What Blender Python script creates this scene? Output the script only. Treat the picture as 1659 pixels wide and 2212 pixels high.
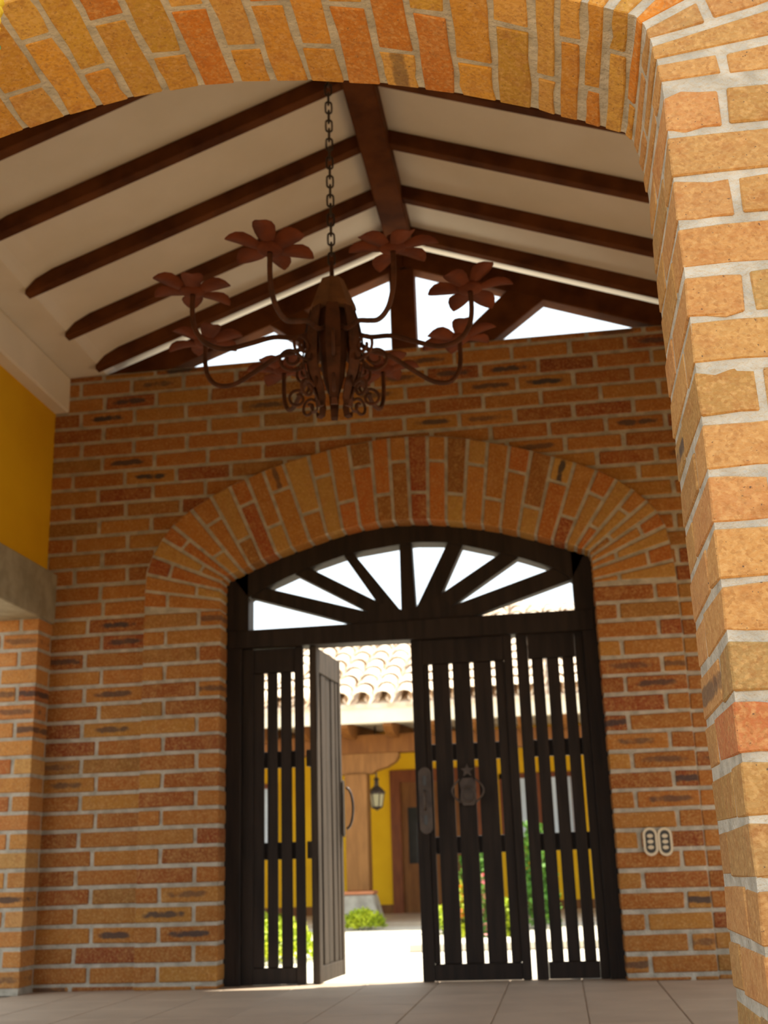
import bpy, bmesh, math, random
from mathutils import Vector, Matrix
C = bpy.context.scene.collection
for _o in list(bpy.data.objects): bpy.data.objects.remove(_o)
RNG = random.Random(7)
# ------------------------------------------------------------------ camera
F = 2529.4; YAW, PITCH, ROLL = -.13492, .29726, -.03207; EYE = Vector((0, 0, .62))
_f = Vector((math.sin(YAW)*math.cos(PITCH), math.cos(YAW)*math.cos(PITCH), math.sin(PITCH)))
_r0 = Vector((math.cos(YAW), -math.sin(YAW), 0)); _u0 = _r0.cross(_f)
_r = math.cos(ROLL)*_r0 + math.sin(ROLL)*_u0; _u = -math.sin(ROLL)*_r0 + math.cos(ROLL)*_u0
cam = bpy.data.cameras.new('camera'); co = bpy.data.objects.new('camera', cam); C.objects.link(co)
co.matrix_world = Matrix(((_r.x, _u.x, -_f.x, EYE.x), (_r.y, _u.y, -_f.y, EYE.y), (_r.z, _u.z, -_f.z, EYE.z), (0, 0, 0, 1)))
cam.sensor_fit = 'VERTICAL'; cam.sensor_height = 24; cam.sensor_width = 18; cam.lens = F/2212*24
cam.clip_end = 300; cam.clip_start = .05
cam.dof.use_dof = True; cam.dof.focus_distance = 2.15; cam.dof.aperture_fstop = 4.2
bpy.context.scene.camera = co
def at(px, py, Y):
    d = _f*F + _r*(px-829.5) - _u*(py-1106); return EYE + d*((Y)/d.y)
def atz(px, py, Z):
    d = _f*F + _r*(px-829.5) - _u*(py-1106); return EYE + d*((Z-EYE.z)/d.z)
# ------------------------------------------------------------------ light
SKY_STRENGTH = 2.0; SUN_STRENGTH = 12.0; EXPOSURE = -0.2
w = bpy.data.worlds.new('sky'); bpy.context.scene.world = w; w.use_nodes = True
bg = w.node_tree.nodes['Background']; bg.inputs[0].default_value = (.86, .95, 1.0, 1); bg.inputs[1].default_value = SKY_STRENGTH
sl = bpy.data.lights.new('sun', 'SUN'); sl.energy = SUN_STRENGTH; sl.color = (1, .92, .78); sl.angle = math.radians(.6)
so = bpy.data.objects.new('sun', sl); C.objects.link(so)
_el, _az = math.radians(64), math.radians(22)     # azimuth from +X towards +Y
so.rotation_euler = Vector((math.cos(_el)*math.cos(_az), math.cos(_el)*math.sin(_az), math.sin(_el))).to_track_quat('Z', 'Y').to_euler()
vs = bpy.context.scene.view_settings
vs.view_transform = 'Standard'; vs.look = 'None'; vs.gamma = 1; vs.use_curve_mapping = False; vs.exposure = EXPOSURE
# ------------------------------------------------------------------ materials
class NT:
    def __init__(s, name, rough=.8, spec=.3):
        s.m = bpy.data.materials.new(name); s.m.use_nodes = True; s.t = s.m.node_tree; s.b = s.t.nodes['Principled BSDF']
        s.b.inputs['Roughness'].default_value = rough; s.b.inputs['Specular IOR Level'].default_value = spec
    def n(s, ty, **k):
        q = s.t.nodes.new(ty)
        for a, v in k.items():
            if a.startswith('i_'): q.inputs[int(a[2:])].default_value = v
            else: setattr(q, a, v)
        return q
    def l(s, a, b): s.t.links.new(a, b)
def col(*c): return (*c, 1)
def noisy(name, c1, c2, scale=6, rough=.85, bump=.15, bscale=60, metal=0, stretch=(1, 1, 1), spec=.3, lo=.35, hi=.65):
    N = NT(name, rough, spec); tc = N.n('ShaderNodeTexCoord'); oi = N.n('ShaderNodeObjectInfo')
    mp = N.n('ShaderNodeMapping'); mp.inputs['Scale'].default_value = stretch
    ad = N.n('ShaderNodeVectorMath', operation='ADD'); ml = N.n('ShaderNodeMath', operation='MULTIPLY'); ml.inputs[1].default_value = 37
    N.l(oi.outputs['Random'], ml.inputs[0]); N.l(tc.outputs['Object'], ad.inputs[0]); N.l(ml.outputs[0], ad.inputs[1]); N.l(ad.outputs[0], mp.inputs[0])
    no = N.n('ShaderNodeTexNoise'); no.inputs['Scale'].default_value = scale; no.inputs['Detail'].default_value = 6
    N.l(mp.outputs[0], no.inputs['Vector'])
    cr = N.n('ShaderNodeValToRGB'); cr.color_ramp.elements[0].position = lo; cr.color_ramp.elements[1].position = hi
    cr.color_ramp.elements[0].color = col(*c1); cr.color_ramp.elements[1].color = col(*c2)
    N.l(no.outputs[0], cr.inputs[0]); N.l(cr.outputs[0], N.b.inputs['Base Color']); N.b.inputs['Metallic'].default_value = metal
    if bump:
        n2 = N.n('ShaderNodeTexNoise'); n2.inputs['Scale'].default_value = bscale; n2.inputs['Detail'].default_value = 4
        N.l(mp.outputs[0], n2.inputs['Vector'])
        bp = N.n('ShaderNodeBump'); bp.inputs['Strength'].default_value = bump; bp.inputs['Distance'].default_value = .01
        N.l(n2.outputs[0], bp.inputs['Height']); N.l(bp.outputs[0], N.b.inputs['Normal'])
    return N.m
def brick_material():
    N = NT('fired_brick', .82, .35); tc = N.n('ShaderNodeTexCoord'); oi = N.n('ShaderNodeObjectInfo')
    ml = N.n('ShaderNodeMath', operation='MULTIPLY'); ml.inputs[1].default_value = 53
    ad = N.n('ShaderNodeVectorMath', operation='ADD')
    N.l(oi.outputs['Random'], ml.inputs[0]); N.l(tc.outputs['Object'], ad.inputs[0]); N.l(ml.outputs[0], ad.inputs[1])
    def noise(sc, det=4):
        q = N.n('ShaderNodeTexNoise'); q.inputs['Scale'].default_value = sc; q.inputs['Detail'].default_value = det
        N.l(ad.outputs[0], q.inputs['Vector']); return q
    def mix(fac, a, b, blend='MIX'):
        q = N.n('ShaderNodeMix', data_type='RGBA', blend_type=blend)
        if isinstance(fac, float): q.inputs[0].default_value = fac
        else: N.l(fac, q.inputs[0])
        for v, i in ((a, 6), (b, 7)):
            if isinstance(v, tuple): q.inputs[i].default_value = v
            else: N.l(v, q.inputs[i])
        return q.outputs[2]
    def ramp(src, lo, hi, a=0., b=1.):
        q = N.n('ShaderNodeMapRange'); q.inputs[1].default_value = lo; q.inputs[2].default_value = hi
        q.inputs[3].default_value = a; q.inputs[4].default_value = b; N.l(src, q.inputs[0]); return q.outputs[0]
    base = oi.outputs['Color']
    c = mix(ramp(noise(14).outputs[0], .45, .75, 0, .30), base, col(.55, .31, .11))
    c = mix(ramp(noise(22).outputs[0], .50, .75, 0, .45), c, col(.34, .10, .02))
    gr = N.n('ShaderNodeTexVoronoi'); gr.inputs['Scale'].default_value = 170; N.l(ad.outputs[0], gr.inputs['Vector'])
    g = N.n('ShaderNodeSeparateColor'); N.l(gr.outputs['Color'], g.inputs[0])
    c = mix(ramp(g.outputs[0], .55, 1.0, 0, .30), c, col(.66, .40, .15))
    c = mix(ramp(noise(75, 3).outputs[0], .52, .66, 0, .35), c, col(.68, .42, .17))
    c = mix(ramp(noise(60, 3).outputs[0], .34, .44, .35, 0), c, col(.32, .14, .04))
    c = mix(ramp(g.outputs[1], .72, 1.0, 0, .45), c, col(.30, .13, .035))
    c = mix(ramp(noise(130, 2).outputs[0], .70, .74, 0, .8), c, col(.06, .045, .04))
    # kiln stain along the middle of the brick, strength in the object's alpha
    sp = N.n('ShaderNodeSeparateXYZ'); N.l(tc.outputs['Object'], sp.inputs[0])
    def sc(o, k):
        q = N.n('ShaderNodeMath', operation='MULTIPLY'); N.l(o, q.inputs[0]); q.inputs[1].default_value = k
        r = N.n('ShaderNodeMath', operation='POWER'); a = N.n('ShaderNodeMath', operation='ABSOLUTE'); N.l(q.outputs[0], a.inputs[0])
        N.l(a.outputs[0], r.inputs[0]); r.inputs[1].default_value = 3; return r.outputs[0]
    s = N.n('ShaderNodeMath', operation='ADD'); N.l(sc(sp.outputs[0], 1/.12), s.inputs[0]); N.l(sc(sp.outputs[1], 1/.019), s.inputs[1])
    s2 = N.n('ShaderNodeMath', operation='ADD'); N.l(s.outputs[0], s2.inputs[0]); N.l(ramp(noise(20).outputs[0], .3, .7, -.7, .7), s2.inputs[1])
    mk = ramp(s2.outputs[0], 1.2, .3)
    am = N.n('ShaderNodeMath', operation='MULTIPLY'); N.l(mk, am.inputs[0]); N.l(oi.outputs['Alpha'], am.inputs[1])
    c = mix(am.outputs[0], c, col(.05, .042, .045))
    N.l(c, N.b.inputs['Base Color'])
    h = N.n('ShaderNodeMath', operation='ADD'); N.l(noise(120).outputs[0], h.inputs[0]); N.l(noise(30).outputs[0], h.inputs[1])
    bp = N.n('ShaderNodeBump'); bp.inputs['Strength'].default_value = .55; bp.inputs['Distance'].default_value = .006
    N.l(h.outputs[0], bp.inputs['Height']); N.l(bp.outputs[0], N.b.inputs['Normal'])
    return N.m
M = {}
M['brick'] = brick_material()
M['mortar'] = noisy('mortar', (.38, .35, .29), (.56, .52, .44), 18, .9, .8, 90)
M['yellow'] = noisy('yellow_plaster', (.72, .40, .004), (.80, .47, .008), 2, .8, .1, 40)
M['white'] = noisy('white_plaster', (.80, .74, .64), (.85, .79, .70), 3, .85, .08, 40)
M['concrete'] = noisy('grey_concrete', (.27, .24, .17), (.38, .34, .25), 9, .9, .4, 80)
M['rafter'] = noisy('dark_stained_beam', (.075, .022, .006), (.15, .048, .012), 5, .7, .3, 20, stretch=(1, 1, 1), spec=.15)
M['door'] = noisy('dark_door_timber', (.012, .007, .005), (.026, .016, .011), 4, .6, .3, 18, stretch=(6, 6, .6), spec=.3)
M['door_lit'] = noisy('door_timber_lit', (.030, .021, .014), (.065, .046, .031), 4, .7, .4, 18, stretch=(7, 7, .5), spec=.3)  # lighter copy of the door timber, courtyard daylight put into its colour
M['iron'] = noisy('dark_iron', (.05, .035, .03), (.10, .075, .06), 12, .5, .2, 60, spec=.5)
M['rust'] = noisy('rusted_iron', (.055, .019, .008), (.11, .036, .014), 14, .75, .4, 70)
M['rustred'] = noisy('rust_red_iron', (.10, .021, .006), (.17, .038, .009), 10, .9, .3, 60)
M['rusttan'] = noisy('tan_rusted_iron', (.13, .055, .022), (.20, .085, .034), 14, .75, .3, 70)
M['chain'] = noisy('blackened_chain', (.03, .022, .02), (.07, .045, .03), 14, .5, .2, 70)
M['tile'] = noisy('floor_tile', (.44, .345, .26), (.52, .41, .31), 3, .6, .12, 50, spec=.3)
M['grout'] = noisy('floor_grout', (.37, .29, .215), (.43, .34, .25), 9, .9, .2, 50)
M['yard'] = noisy('pale_paving', (.62, .56, .46), (.72, .66, .56), 1.2, .9, .2, 30)
M['terrace'] = noisy('terracotta_terrace', (.34, .22, .11), (.40, .27, .14), 1.5, .9, .2, 30)
M['rooftile'] = noisy('sunlit_clay_tile', (.62, .46, .32), (.84, .72, .58), 5, .85, .3, 40)  # paleness carries the overexposing sun in the tile colour
M['fascia'] = noisy('cream_fascia', (.80, .72, .56), (.86, .78, .62), 3, .8, 0)
M['timber'] = noisy('warm_brown_timber', (.15, .052, .008), (.21, .08, .014), 4, .6, .2, 20, stretch=(4, 4, .7))
M['column'] = noisy('ochre_timber', (.20, .085, .020), (.27, .12, .032), 4, .6, .2, 20, stretch=(4, 4, .7))
M['redtimber'] = noisy('red_brown_timber', (.15, .035, .005), (.21, .055, .009), 4, .5, .2, 20, stretch=(4, 4, .7))
M['terracotta'] = noisy('terracotta', (.55, .20, .09), (.62, .25, .12), 4, .8, .1, 30)
M['stone'] = noisy('grey_fieldstone', (.30, .27, .22), (.48, .44, .37), 5, .9, .4, 30)
M['leaf'] = noisy('bright_leaf', (.30, .42, .02), (.52, .58, .03), 4, .6, 0)
M['leafdark'] = noisy('green_leaf', (.05, .16, .02), (.12, .26, .03), 4, .6, 0)
M['orange'] = noisy('orange_petal', (.85, .22, .02), (.9, .38, .05), 4, .6, 0)
M['pink'] = noisy('pink_petal', (.8, .15, .2), (.85, .3, .3), 4, .6, 0)
M['stem'] = noisy('plant_stem', (.10, .12, .03), (.16, .18, .05), 4, .8, 0)
M['glassdark'] = noisy('dark_window_glass', (.02, .02, .018), (.03, .03, .026), 3, .12, 0, spec=.6)
M['glass_sky'] = noisy('sky_toned_window_glass', (.62, .72, .82), (.70, .80, .90), 3, .15, 0, spec=.6)  # pale blue base colour paints in the reflected sky
M['lampglass'] = noisy('frosted_lamp_glass', (.55, .50, .30), (.62, .57, .36), 3, .3, 0)
M['cream'] = noisy('cream_plastic', (.66, .56, .40), (.70, .60, .44), 3, .4, 0, spec=.5)
M['plugdark'] = noisy('dark_grey_plastic', (.05, .05, .05), (.07, .07, .07), 3, .4, 0, spec=.5)
M['rope'] = noisy('yellow_rope', (.86, .58, .02), (.92, .70, .06), 30, .7, .5, 200, stretch=(1, 1, 4))
M['ropegreen'] = noisy('green_rope_strand', (.10, .48, .20), (.16, .58, .28), 30, .7, .5, 200)
M['lawn'] = noisy('lawn', (.16, .26, .02), (.30, .40, .03), 6, .9, .3, 60)
# ------------------------------------------------------------------ object helpers
def link(name, me, mat=None, parent=None, loc=None):
    o = bpy.data.objects.new(name, me); C.objects.link(o)
    if mat is not None and me is not None and not me.materials: me.materials.append(M[mat])
    if parent is not None: o.parent = parent
    if loc is not None: o.location = loc
    return o
def tag(o, label=None, cat=None, group=None, kind=None):
    if label: o['label'] = label
    if cat: o['category'] = cat
    if group: o['group'] = group
    if kind: o['kind'] = kind
    return o
def empty(name, loc=(0, 0, 0)):
    o = bpy.data.objects.new(name, None); C.objects.link(o); o.location = loc; o.empty_display_size = .05; return o
def mesh(name, V, Fc, smooth=False):
    me = bpy.data.meshes.new(name); me.from_pydata([tuple(v) for v in V], [], Fc); me.update()
    if smooth:
        for p in me.polygons: p.use_smooth = True
    return me
class MB:
    def __init__(s): s.v = []; s.f = []
    def add(s, V, Fc):
        b = len(s.v); s.v += [Vector(v) for v in V]; s.f += [[i+b for i in f] for f in Fc]; return s
    def box(s, x0, x1, y0, y1, z0, z1):
        return s.add([(x0, y0, z0), (x1, y0, z0), (x1, y1, z0), (x0, y1, z0), (x0, y0, z1), (x1, y0, z1), (x1, y1, z1), (x0, y1, z1)],
                     [(3, 2, 1, 0), (4, 5, 6, 7), (0, 1, 5, 4), (1, 2, 6, 5), (2, 3, 7, 6), (3, 0, 4, 7)])
    def prism(s, poly, y0, y1):                     # polygon in x,z extruded along y
        n = len(poly); V = [(p[0], y0, p[1]) for p in poly] + [(p[0], y1, p[1]) for p in poly]
        return s.add(V, [list(range(n)), list(range(2*n-1, n-1, -1))] + [(i, i+n, (i+1) % n+n, (i+1) % n) for i in range(n)])
    def strip(s, a, b, y0, y1):                     # two matching polylines in x,z: a solid band between them
        n = len(a)
        V = [(p[0], y0, p[1]) for p in a]+[(p[0], y0, p[1]) for p in b]+[(p[0], y1, p[1]) for p in a]+[(p[0], y1, p[1]) for p in b]
        Fc = []
        for i in range(n-1):
            Fc += [(i, i+1, n+i+1, n+i), (2*n+i+1, 2*n+i, 3*n+i, 3*n+i+1), (i+1, i, 2*n+i, 2*n+i+1), (n+i, n+i+1, 3*n+i+1, 3*n+i)]
        Fc += [(0, n, 3*n, 2*n), (n-1, 3*n-1, 4*n-1, 2*n-1)]
        return s.add(V, Fc)
    def tube(s, pts, r, seg=8, closed=False, cap=True):
        pts = [Vector(p) for p in pts]; n = len(pts); R = r if isinstance(r, (list, tuple)) else [r]*n
        rings = []; up = None
        for i, p in enumerate(pts):
            if closed: t = pts[(i+1) % n]-pts[i-1]
            else: t = pts[min(i+1, n-1)]-pts[max(i-1, 0)]
            t.normalize()
            if up is None: up = Vector((0, 0, 1)) if abs(t.z) < .9 else Vector((1, 0, 0))
            a = t.cross(up)
            if a.length < 1e-4: a = t.cross(Vector((.3, 1, .2)))
            a.normalize(); b = a.cross(t).normalized(); up = b
            rings.append([p + a*math.cos(k*2*math.pi/seg)*R[i] + b*math.sin(k*2*math.pi/seg)*R[i] for k in range(seg)])
        V = [v for g in rings for v in g]; Fc = []
        for i in range(n if closed else n-1):
            j = (i+1) % n
            for k in range(seg): Fc.append((i*seg+k, i*seg+(k+1) % seg, j*seg+(k+1) % seg, j*seg+k))
        if cap and not closed: Fc += [list(range(seg-1, -1, -1)), [(n-1)*seg+k for k in range(seg)]]
        return s.add(V, Fc)
    def lathe(s, prof, seg=16, c=(0, 0, 0)):
        V = [(c[0]+r*math.cos(k*2*math.pi/seg), c[1]+r*math.sin(k*2*math.pi/seg), c[2]+z) for r, z in prof for k in range(seg)]; Fc = []
        for i in range(len(prof)-1):
            for k in range(seg): Fc.append((i*seg+k, i*seg+(k+1) % seg, (i+1)*seg+(k+1) % seg, (i+1)*seg+k))
        Fc += [list(range(seg-1, -1, -1)), [(len(prof)-1)*seg+k for k in range(seg)]]
        return s.add(V, Fc)
    def build(s, name, mat, parent=None, smooth=False, bevel=0, loc=None):
        me = mesh(name, s.v, s.f, smooth)
        bm = bmesh.new(); bm.from_mesh(me); bmesh.ops.recalc_face_normals(bm, faces=bm.faces)
        if bevel: bmesh.ops.bevel(bm, geom=bm.edges[:], offset=bevel, segments=1, affect='EDGES', clamp_overlap=True)
        bm.to_mesh(me); bm.free()
        if smooth:
            for p in me.polygons: p.use_smooth = True
        return link(name, me, mat, parent, loc)
# ---- bricks: every brick is an object; its colour sits in obj.color, kiln stain in alpha
def lerp3(a, b, t): return tuple(a[i]+(b[i]-a[i])*t for i in range(3))
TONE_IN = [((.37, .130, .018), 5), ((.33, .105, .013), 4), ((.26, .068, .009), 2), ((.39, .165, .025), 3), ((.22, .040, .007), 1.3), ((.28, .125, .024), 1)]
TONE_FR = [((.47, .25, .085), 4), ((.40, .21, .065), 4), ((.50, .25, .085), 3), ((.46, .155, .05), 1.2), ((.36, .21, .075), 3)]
TONE_ARC = [((.42, .16, .022), 3), ((.44, .24, .05), 4), ((.42, .115, .012), 3), ((.24, .09, .014), 2), ((.27, .045, .008), 1.3)]
TONE_SOF = [((.56, .27, .035), 5), ((.54, .19, .02), 3), ((.50, .28, .04), 3), ((.58, .33, .07), 2)]  # soffit bricks: warm bounce from the ground put into the colour
def tone(pal, burn=.12):
    t = RNG.uniform(0, sum(w for _, w in pal))
    for c, w_ in pal:
        t -= w_
        if t <= 0: break
    k = RNG.uniform(.88, 1.10)
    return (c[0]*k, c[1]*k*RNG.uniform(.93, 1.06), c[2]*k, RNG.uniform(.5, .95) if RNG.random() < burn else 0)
def brick(parent, P, c, ax, ay, bev=.004, jit=.0015, name='brick', rough=0):
    """P: 8 points (4 front, 4 back); local frame: ax along the brick's length, ay its height"""
    ctr = sum((Vector(p) for p in P), Vector())/8
    ctrf = sum((Vector(p) for p in P[:4]), Vector())/4
    ax = Vector(ax).normalized(); ay = Vector(ay); az = ax.cross(ay).normalized(); ay = az.cross(ax)
    R3 = Matrix((ax, ay, az)); V = [R3 @ (Vector(p)-ctrf) + Vector([RNG.uniform(-jit, jit) for _ in range(3)]) for p in P]
    me = mesh(name, V, [(0, 1, 2, 3), (7, 6, 5, 4), (4, 5, 1, 0), (5, 6, 2, 1), (6, 7, 3, 2), (7, 4, 0, 3)])
    bm = bmesh.new(); bm.from_mesh(me)
    bmesh.ops.recalc_face_normals(bm, faces=bm.faces)
    if rough:
        es = [e for e in bm.edges if abs((e.verts[0].co-e.verts[1].co).normalized().x) > .8 and e.calc_length() > .05]
        old = set(bm.verts)
        if es:
            bmesh.ops.subdivide_edges(bm, edges=es, cuts=2)
            for v in bm.verts:
                if v not in old: v.co.y += RNG.uniform(-rough, rough); v.co.z += RNG.uniform(-rough*.3, rough*.3)
    bmesh.ops.bevel(bm, geom=[e for e in bm.edges if e.calc_face_angle(0) > .5], offset=bev, segments=1, affect='EDGES', clamp_overlap=True)
    bm.to_mesh(me); bm.free()
    o = link(name, me, 'brick', parent); m4 = R3.transposed().to_4x4(); m4.translation = ctrf
    o.matrix_local = m4 if parent is None else m4
    o.color = c
    return o
_cache = {}
def rect_brick(parent, x0, x1, z0, z1, yf, depth, c, axis='y-', name='brick'):
    """rectangular brick, face towards -y at yf (axis 'y-'), or +x at x=yf (axis 'x+'); mesh data shared between like sizes"""
    w_, h_ = x1-x0, z1-z0; key = (round(w_*100), round(h_*200), round(depth*100), RNG.randrange(4))
    if key not in _cache:
        W, H, D = w_/2, h_/2, depth; j = lambda: RNG.uniform(-.003, .003)
        V = [(-W+j(), -H+j(), 0), (W+j(), -H+j(), 0), (W+j(), H+j(), 0), (-W+j(), H+j(), 0), (-W, -H, -D), (W, -H, -D), (W, H, -D), (-W, H, -D)]
        me = mesh(name, V, [(0, 1, 2, 3), (7, 6, 5, 4), (4, 5, 1, 0), (5, 6, 2, 1), (6, 7, 3, 2), (7, 4, 0, 3)])
        bm = bmesh.new(); bm.from_mesh(me); bmesh.ops.bevel(bm, geom=bm.edges[:], offset=.005, segments=1, affect='EDGES', clamp_overlap=True)
        bm.to_mesh(me); bm.free(); me.materials.append(M['brick']); _cache[key] = (me, w_, h_)
    me, W0, H0 = _cache[key]
    o = link(name, me, None, parent)
    if axis == 'y-': R_ = Matrix(((1, 0, 0), (0, 0, -1), (0, 1, 0))); L = Vector(((x0+x1)/2, yf, (z0+z1)/2))
    elif axis == 'x+': R_ = Matrix(((0, 0, 1), (1, 0, 0), (0, 1, 0))); L = Vector((yf, (x0+x1)/2, (z0+z1)/2))
    S = Matrix.Diagonal((w_/W0, h_/H0, 1)); T = Matrix.Rotation(RNG.uniform(-.004, .004), 3, 'Z')
    m4 = (R_ @ T @ S).to_4x4(); m4.translation = L; o.matrix_local = m4; o.color = c
    return o
XC = -.775                                          # the room's middle line (ridge)
def zb(x): return 4.66-.37*abs(x+.79)               # underside line of the rafters
def interp(pts, t):                                 # piecewise linear by first coordinate
    if t <= pts[0][0]: return pts[0][1]
    for (a, b), (c_, d) in zip(pts, pts[1:]):
        if t <= c_: return b+(d-b)*(t-a)/(c_-a)
    return pts[-1][1]
# ================================================================== STRUCTURE
XL, XR = -3.19, 1.64
YB = 7.05; YS = 7.0                                 # back wall face, arch surround face
PB = .1098                                          # course pitch of the back wall
EXT = [(-2.505, 0), (-2.505, 2.36), (-2.500, 2.50), (-2.462, 2.60), (-2.398, 2.711), (-2.333, 2.795), (-2.211, 2.895), (-2.079, 2.975), (-1.956, 3.034), (-1.845, 3.079),
       (-1.734, 3.120), (-1.601, 3.161), (-1.434, 3.203), (-1.302, 3.230), (-1.170, 3.252), (-1.027, 3.270), (-.907, 3.279), (-.791, 3.280), (-.657, 3.274),
       (-.536, 3.258), (-.398, 3.232), (-.273, 3.200), (-.137, 3.163), (-.003, 3.119), (.129, 3.070), (.261, 3.018), (.390, 2.958), (.505, 2.888), (.598, 2.815),
       (.678, 2.736), (.728, 2.665), (.770, 2.570), (.785, 2.467), (.797, 2.352), (.800, 2.240), (.801, 2.129), (.801, 0)]
INT = [(-2.005, 0), (-2.005, 2.26), (-2.005, 2.33), (-2.003, 2.400), (-1.982, 2.430), (-1.940, 2.448), (-1.880, 2.474), (-1.822, 2.498), (-1.740, 2.530), (-1.647, 2.565),
       (-1.550, 2.598), (-1.430, 2.632), (-1.322, 2.665), (-1.219, 2.690), (-1.106, 2.710), (-.994, 2.722), (-.893, 2.727), (-.783, 2.724), (-.674, 2.716),
       (-.561, 2.702), (-.454, 2.684), (-.340, 2.660), (-.230, 2.632), (-.121, 2.600), (-.015, 2.566), (.085, 2.530), (.165, 2.500), (.222, 2.477), (.266, 2.458),
       (.300, 2.443), (.312, 2.410), (.312, 2.370), (.312, 2.330), (.312, 2.265), (.312, 2.220), (.312, 2.137), (.312, 0)]
# ---- back wall (behind the surround's outline), mortar body plus bricks
wb = MB().prism([(XL-.3, 0), (XL-.3, 3.92), (XR+.3, 3.92), (XR+.3, 0), (.801, 0)] + [p for p in reversed(EXT)][1:-1] + [(-2.505, 0)], YB, YB+.25).build('wall_back', 'mortar'); tag(wb, kind='structure')
def ext_z(x): return interp(EXT[1:-1], x) if -2.505 < x < .801 else 0
def inside_ext(x, z): return -2.505 < x < .801 and z < ext_z(x)
hid = MB(); nb = 0
J = .023
for r in range(37):
    z0 = .03+PB*(r-1)+J/2 if r else 0.0; z1 = .03+PB*r-J/2
    if r == 0: z1 = .022
    if z1-z0 < .015: continue
    z1 = min(z1, 3.915)
    x = XL - (.18 if r % 2 else 0) + RNG.uniform(-.03, .03)
    if z1 < 2.35:
        cutx = -2.515-(.27 if r % 2 else .375)+RNG.uniform(-.008, .008)
        for a_, b_ in ((cutx-J-.345, cutx-J), (cutx, -2.511)):
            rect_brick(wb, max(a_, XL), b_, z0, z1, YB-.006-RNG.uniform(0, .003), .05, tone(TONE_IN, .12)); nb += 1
        x = .811+(.0 if r % 2 else -.17)
    while x < XR+.02:
        L = .340+RNG.uniform(-.012, .012)
        a, b = x, x+L; x = b+J+RNG.uniform(0, .006)
        a_, b_ = max(a, XL-.01), min(b, XR)
        if b_-a_ < .03: continue
        # trim to the surround
        pa, pb = inside_ext(a_, z0) and inside_ext(a_, z1), inside_ext(b_, z0) and inside_ext(b_, z1)
        mid = inside_ext((a_+b_)/2, z1)
        if pa and pb and mid: continue
        if z1 < 2.35: a_ = max(a_, .811)
        if b_-a_ < .03: continue
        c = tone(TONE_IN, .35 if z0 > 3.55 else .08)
        if a_ > 1.02: hid.box(a_, b_, YB-.006, YB+.1, z0, z1); continue
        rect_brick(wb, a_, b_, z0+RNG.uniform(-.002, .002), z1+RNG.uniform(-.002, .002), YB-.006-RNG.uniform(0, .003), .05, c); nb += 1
o = hid.build('brick_courses', 'brick', wb); o.color = (.47, .16, .03, 0); o['kind'] = 'stuff'
# ---- arch surround
sur = MB().strip(EXT, [(x-(.006 if i < 4 else 0)+(.006 if i > 30 else 0), z-(0 if z == 0 else -.006)) for i, (x, z) in enumerate(INT)], YS+.006, YB+.30).build('trim_1', 'mortar'); tag(sur, 'brick surround of the arched doorway', kind='structure')
sur.matrix_local = Matrix()
k = 0
for side in (-1, 1):
    xo, xi = ((-2.505, -2.005) if side < 0 else (.801, .312))
    r = 0; z = .03+J/2-PB
    while z+PB < 2.27:
        z0, z1 = z, z+PB-J; z += PB; r += 1
        if z1 < .012: continue
        z0 = max(z0, 0)
        w_ = abs(xi-xo); st = .345
        cut = (w_-st-J) if (r % 2 == (0 if side < 0 else 1)) else st
        segs = [(0, cut), (cut+J, w_)]
        for a, b in segs:
            xa, xb = (xo+a, xo+b) if side < 0 else (xo-b, xo-a)
            inner = (b == w_)
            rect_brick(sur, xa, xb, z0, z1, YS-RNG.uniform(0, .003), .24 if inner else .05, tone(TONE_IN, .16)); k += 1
Jn = [((-2.505, 2.27), (-2.005, 2.215)), ((-2.505, 2.37), (-2.005, 2.28))] + [(EXT[i], INT[i]) for i in range(3, 33)] + [((.803, 2.36), (.312, 2.315)), ((.803, 2.255), (.312, 2.255))]
Jn = [((-2.505, 2.262), (-2.005, 2.215)), ((-2.505, 2.372), (-2.005, 2.285)), ((-2.497, 2.482), (-2.005, 2.345))] + [(EXT[i], INT[i]) for i in range(3, 34)] + [((.801, 2.24), (.312, 2.245))]
for i, ((A, B), (A2, B2)) in enumerate(zip(Jn, Jn[1:])):
    A, B, A2, B2 = map(Vector, (A, B, A2, B2))
    def q(t, s):                                    # t: 0 outer..1 inner, s 0..1 across
        p = A.lerp(B, t); p2 = A2.lerp(B2, t); return p.lerp(p2, s)
    wo = (A2-A).length; wi = max((B2-B).length, .02)
    jo, ji = min(J*.5/wo, .2), min(J*.42/wi, .24)
    Lr = (A-B).length
    cut = .30 if i % 2 == 0 else .68
    for t0, t1 in ((0.004, cut-J/2/Lr), (cut+J/2/Lr, .999)):
        s0 = jo+(ji-jo)*t0; s1 = jo+(ji-jo)*t1
        f = [q(t0, s0), q(t0, 1-s0), q(t1, 1-s1), q(t1, s1)]
        dep = .05 if t1 < .9 else .24
        yf = YS-RNG.uniform(0, .004)
        P = [(p.x, yf, p.y) for p in f]+[(p.x, yf+dep, p.y) for p in f]
        d = (f[0]+f[1])/2-(f[2]+f[3])/2
        brick(sur, P, tone(TONE_ARC, .08), (d.x, 0, d.y), (-d.y, 0, d.x)); k += 1
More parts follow.
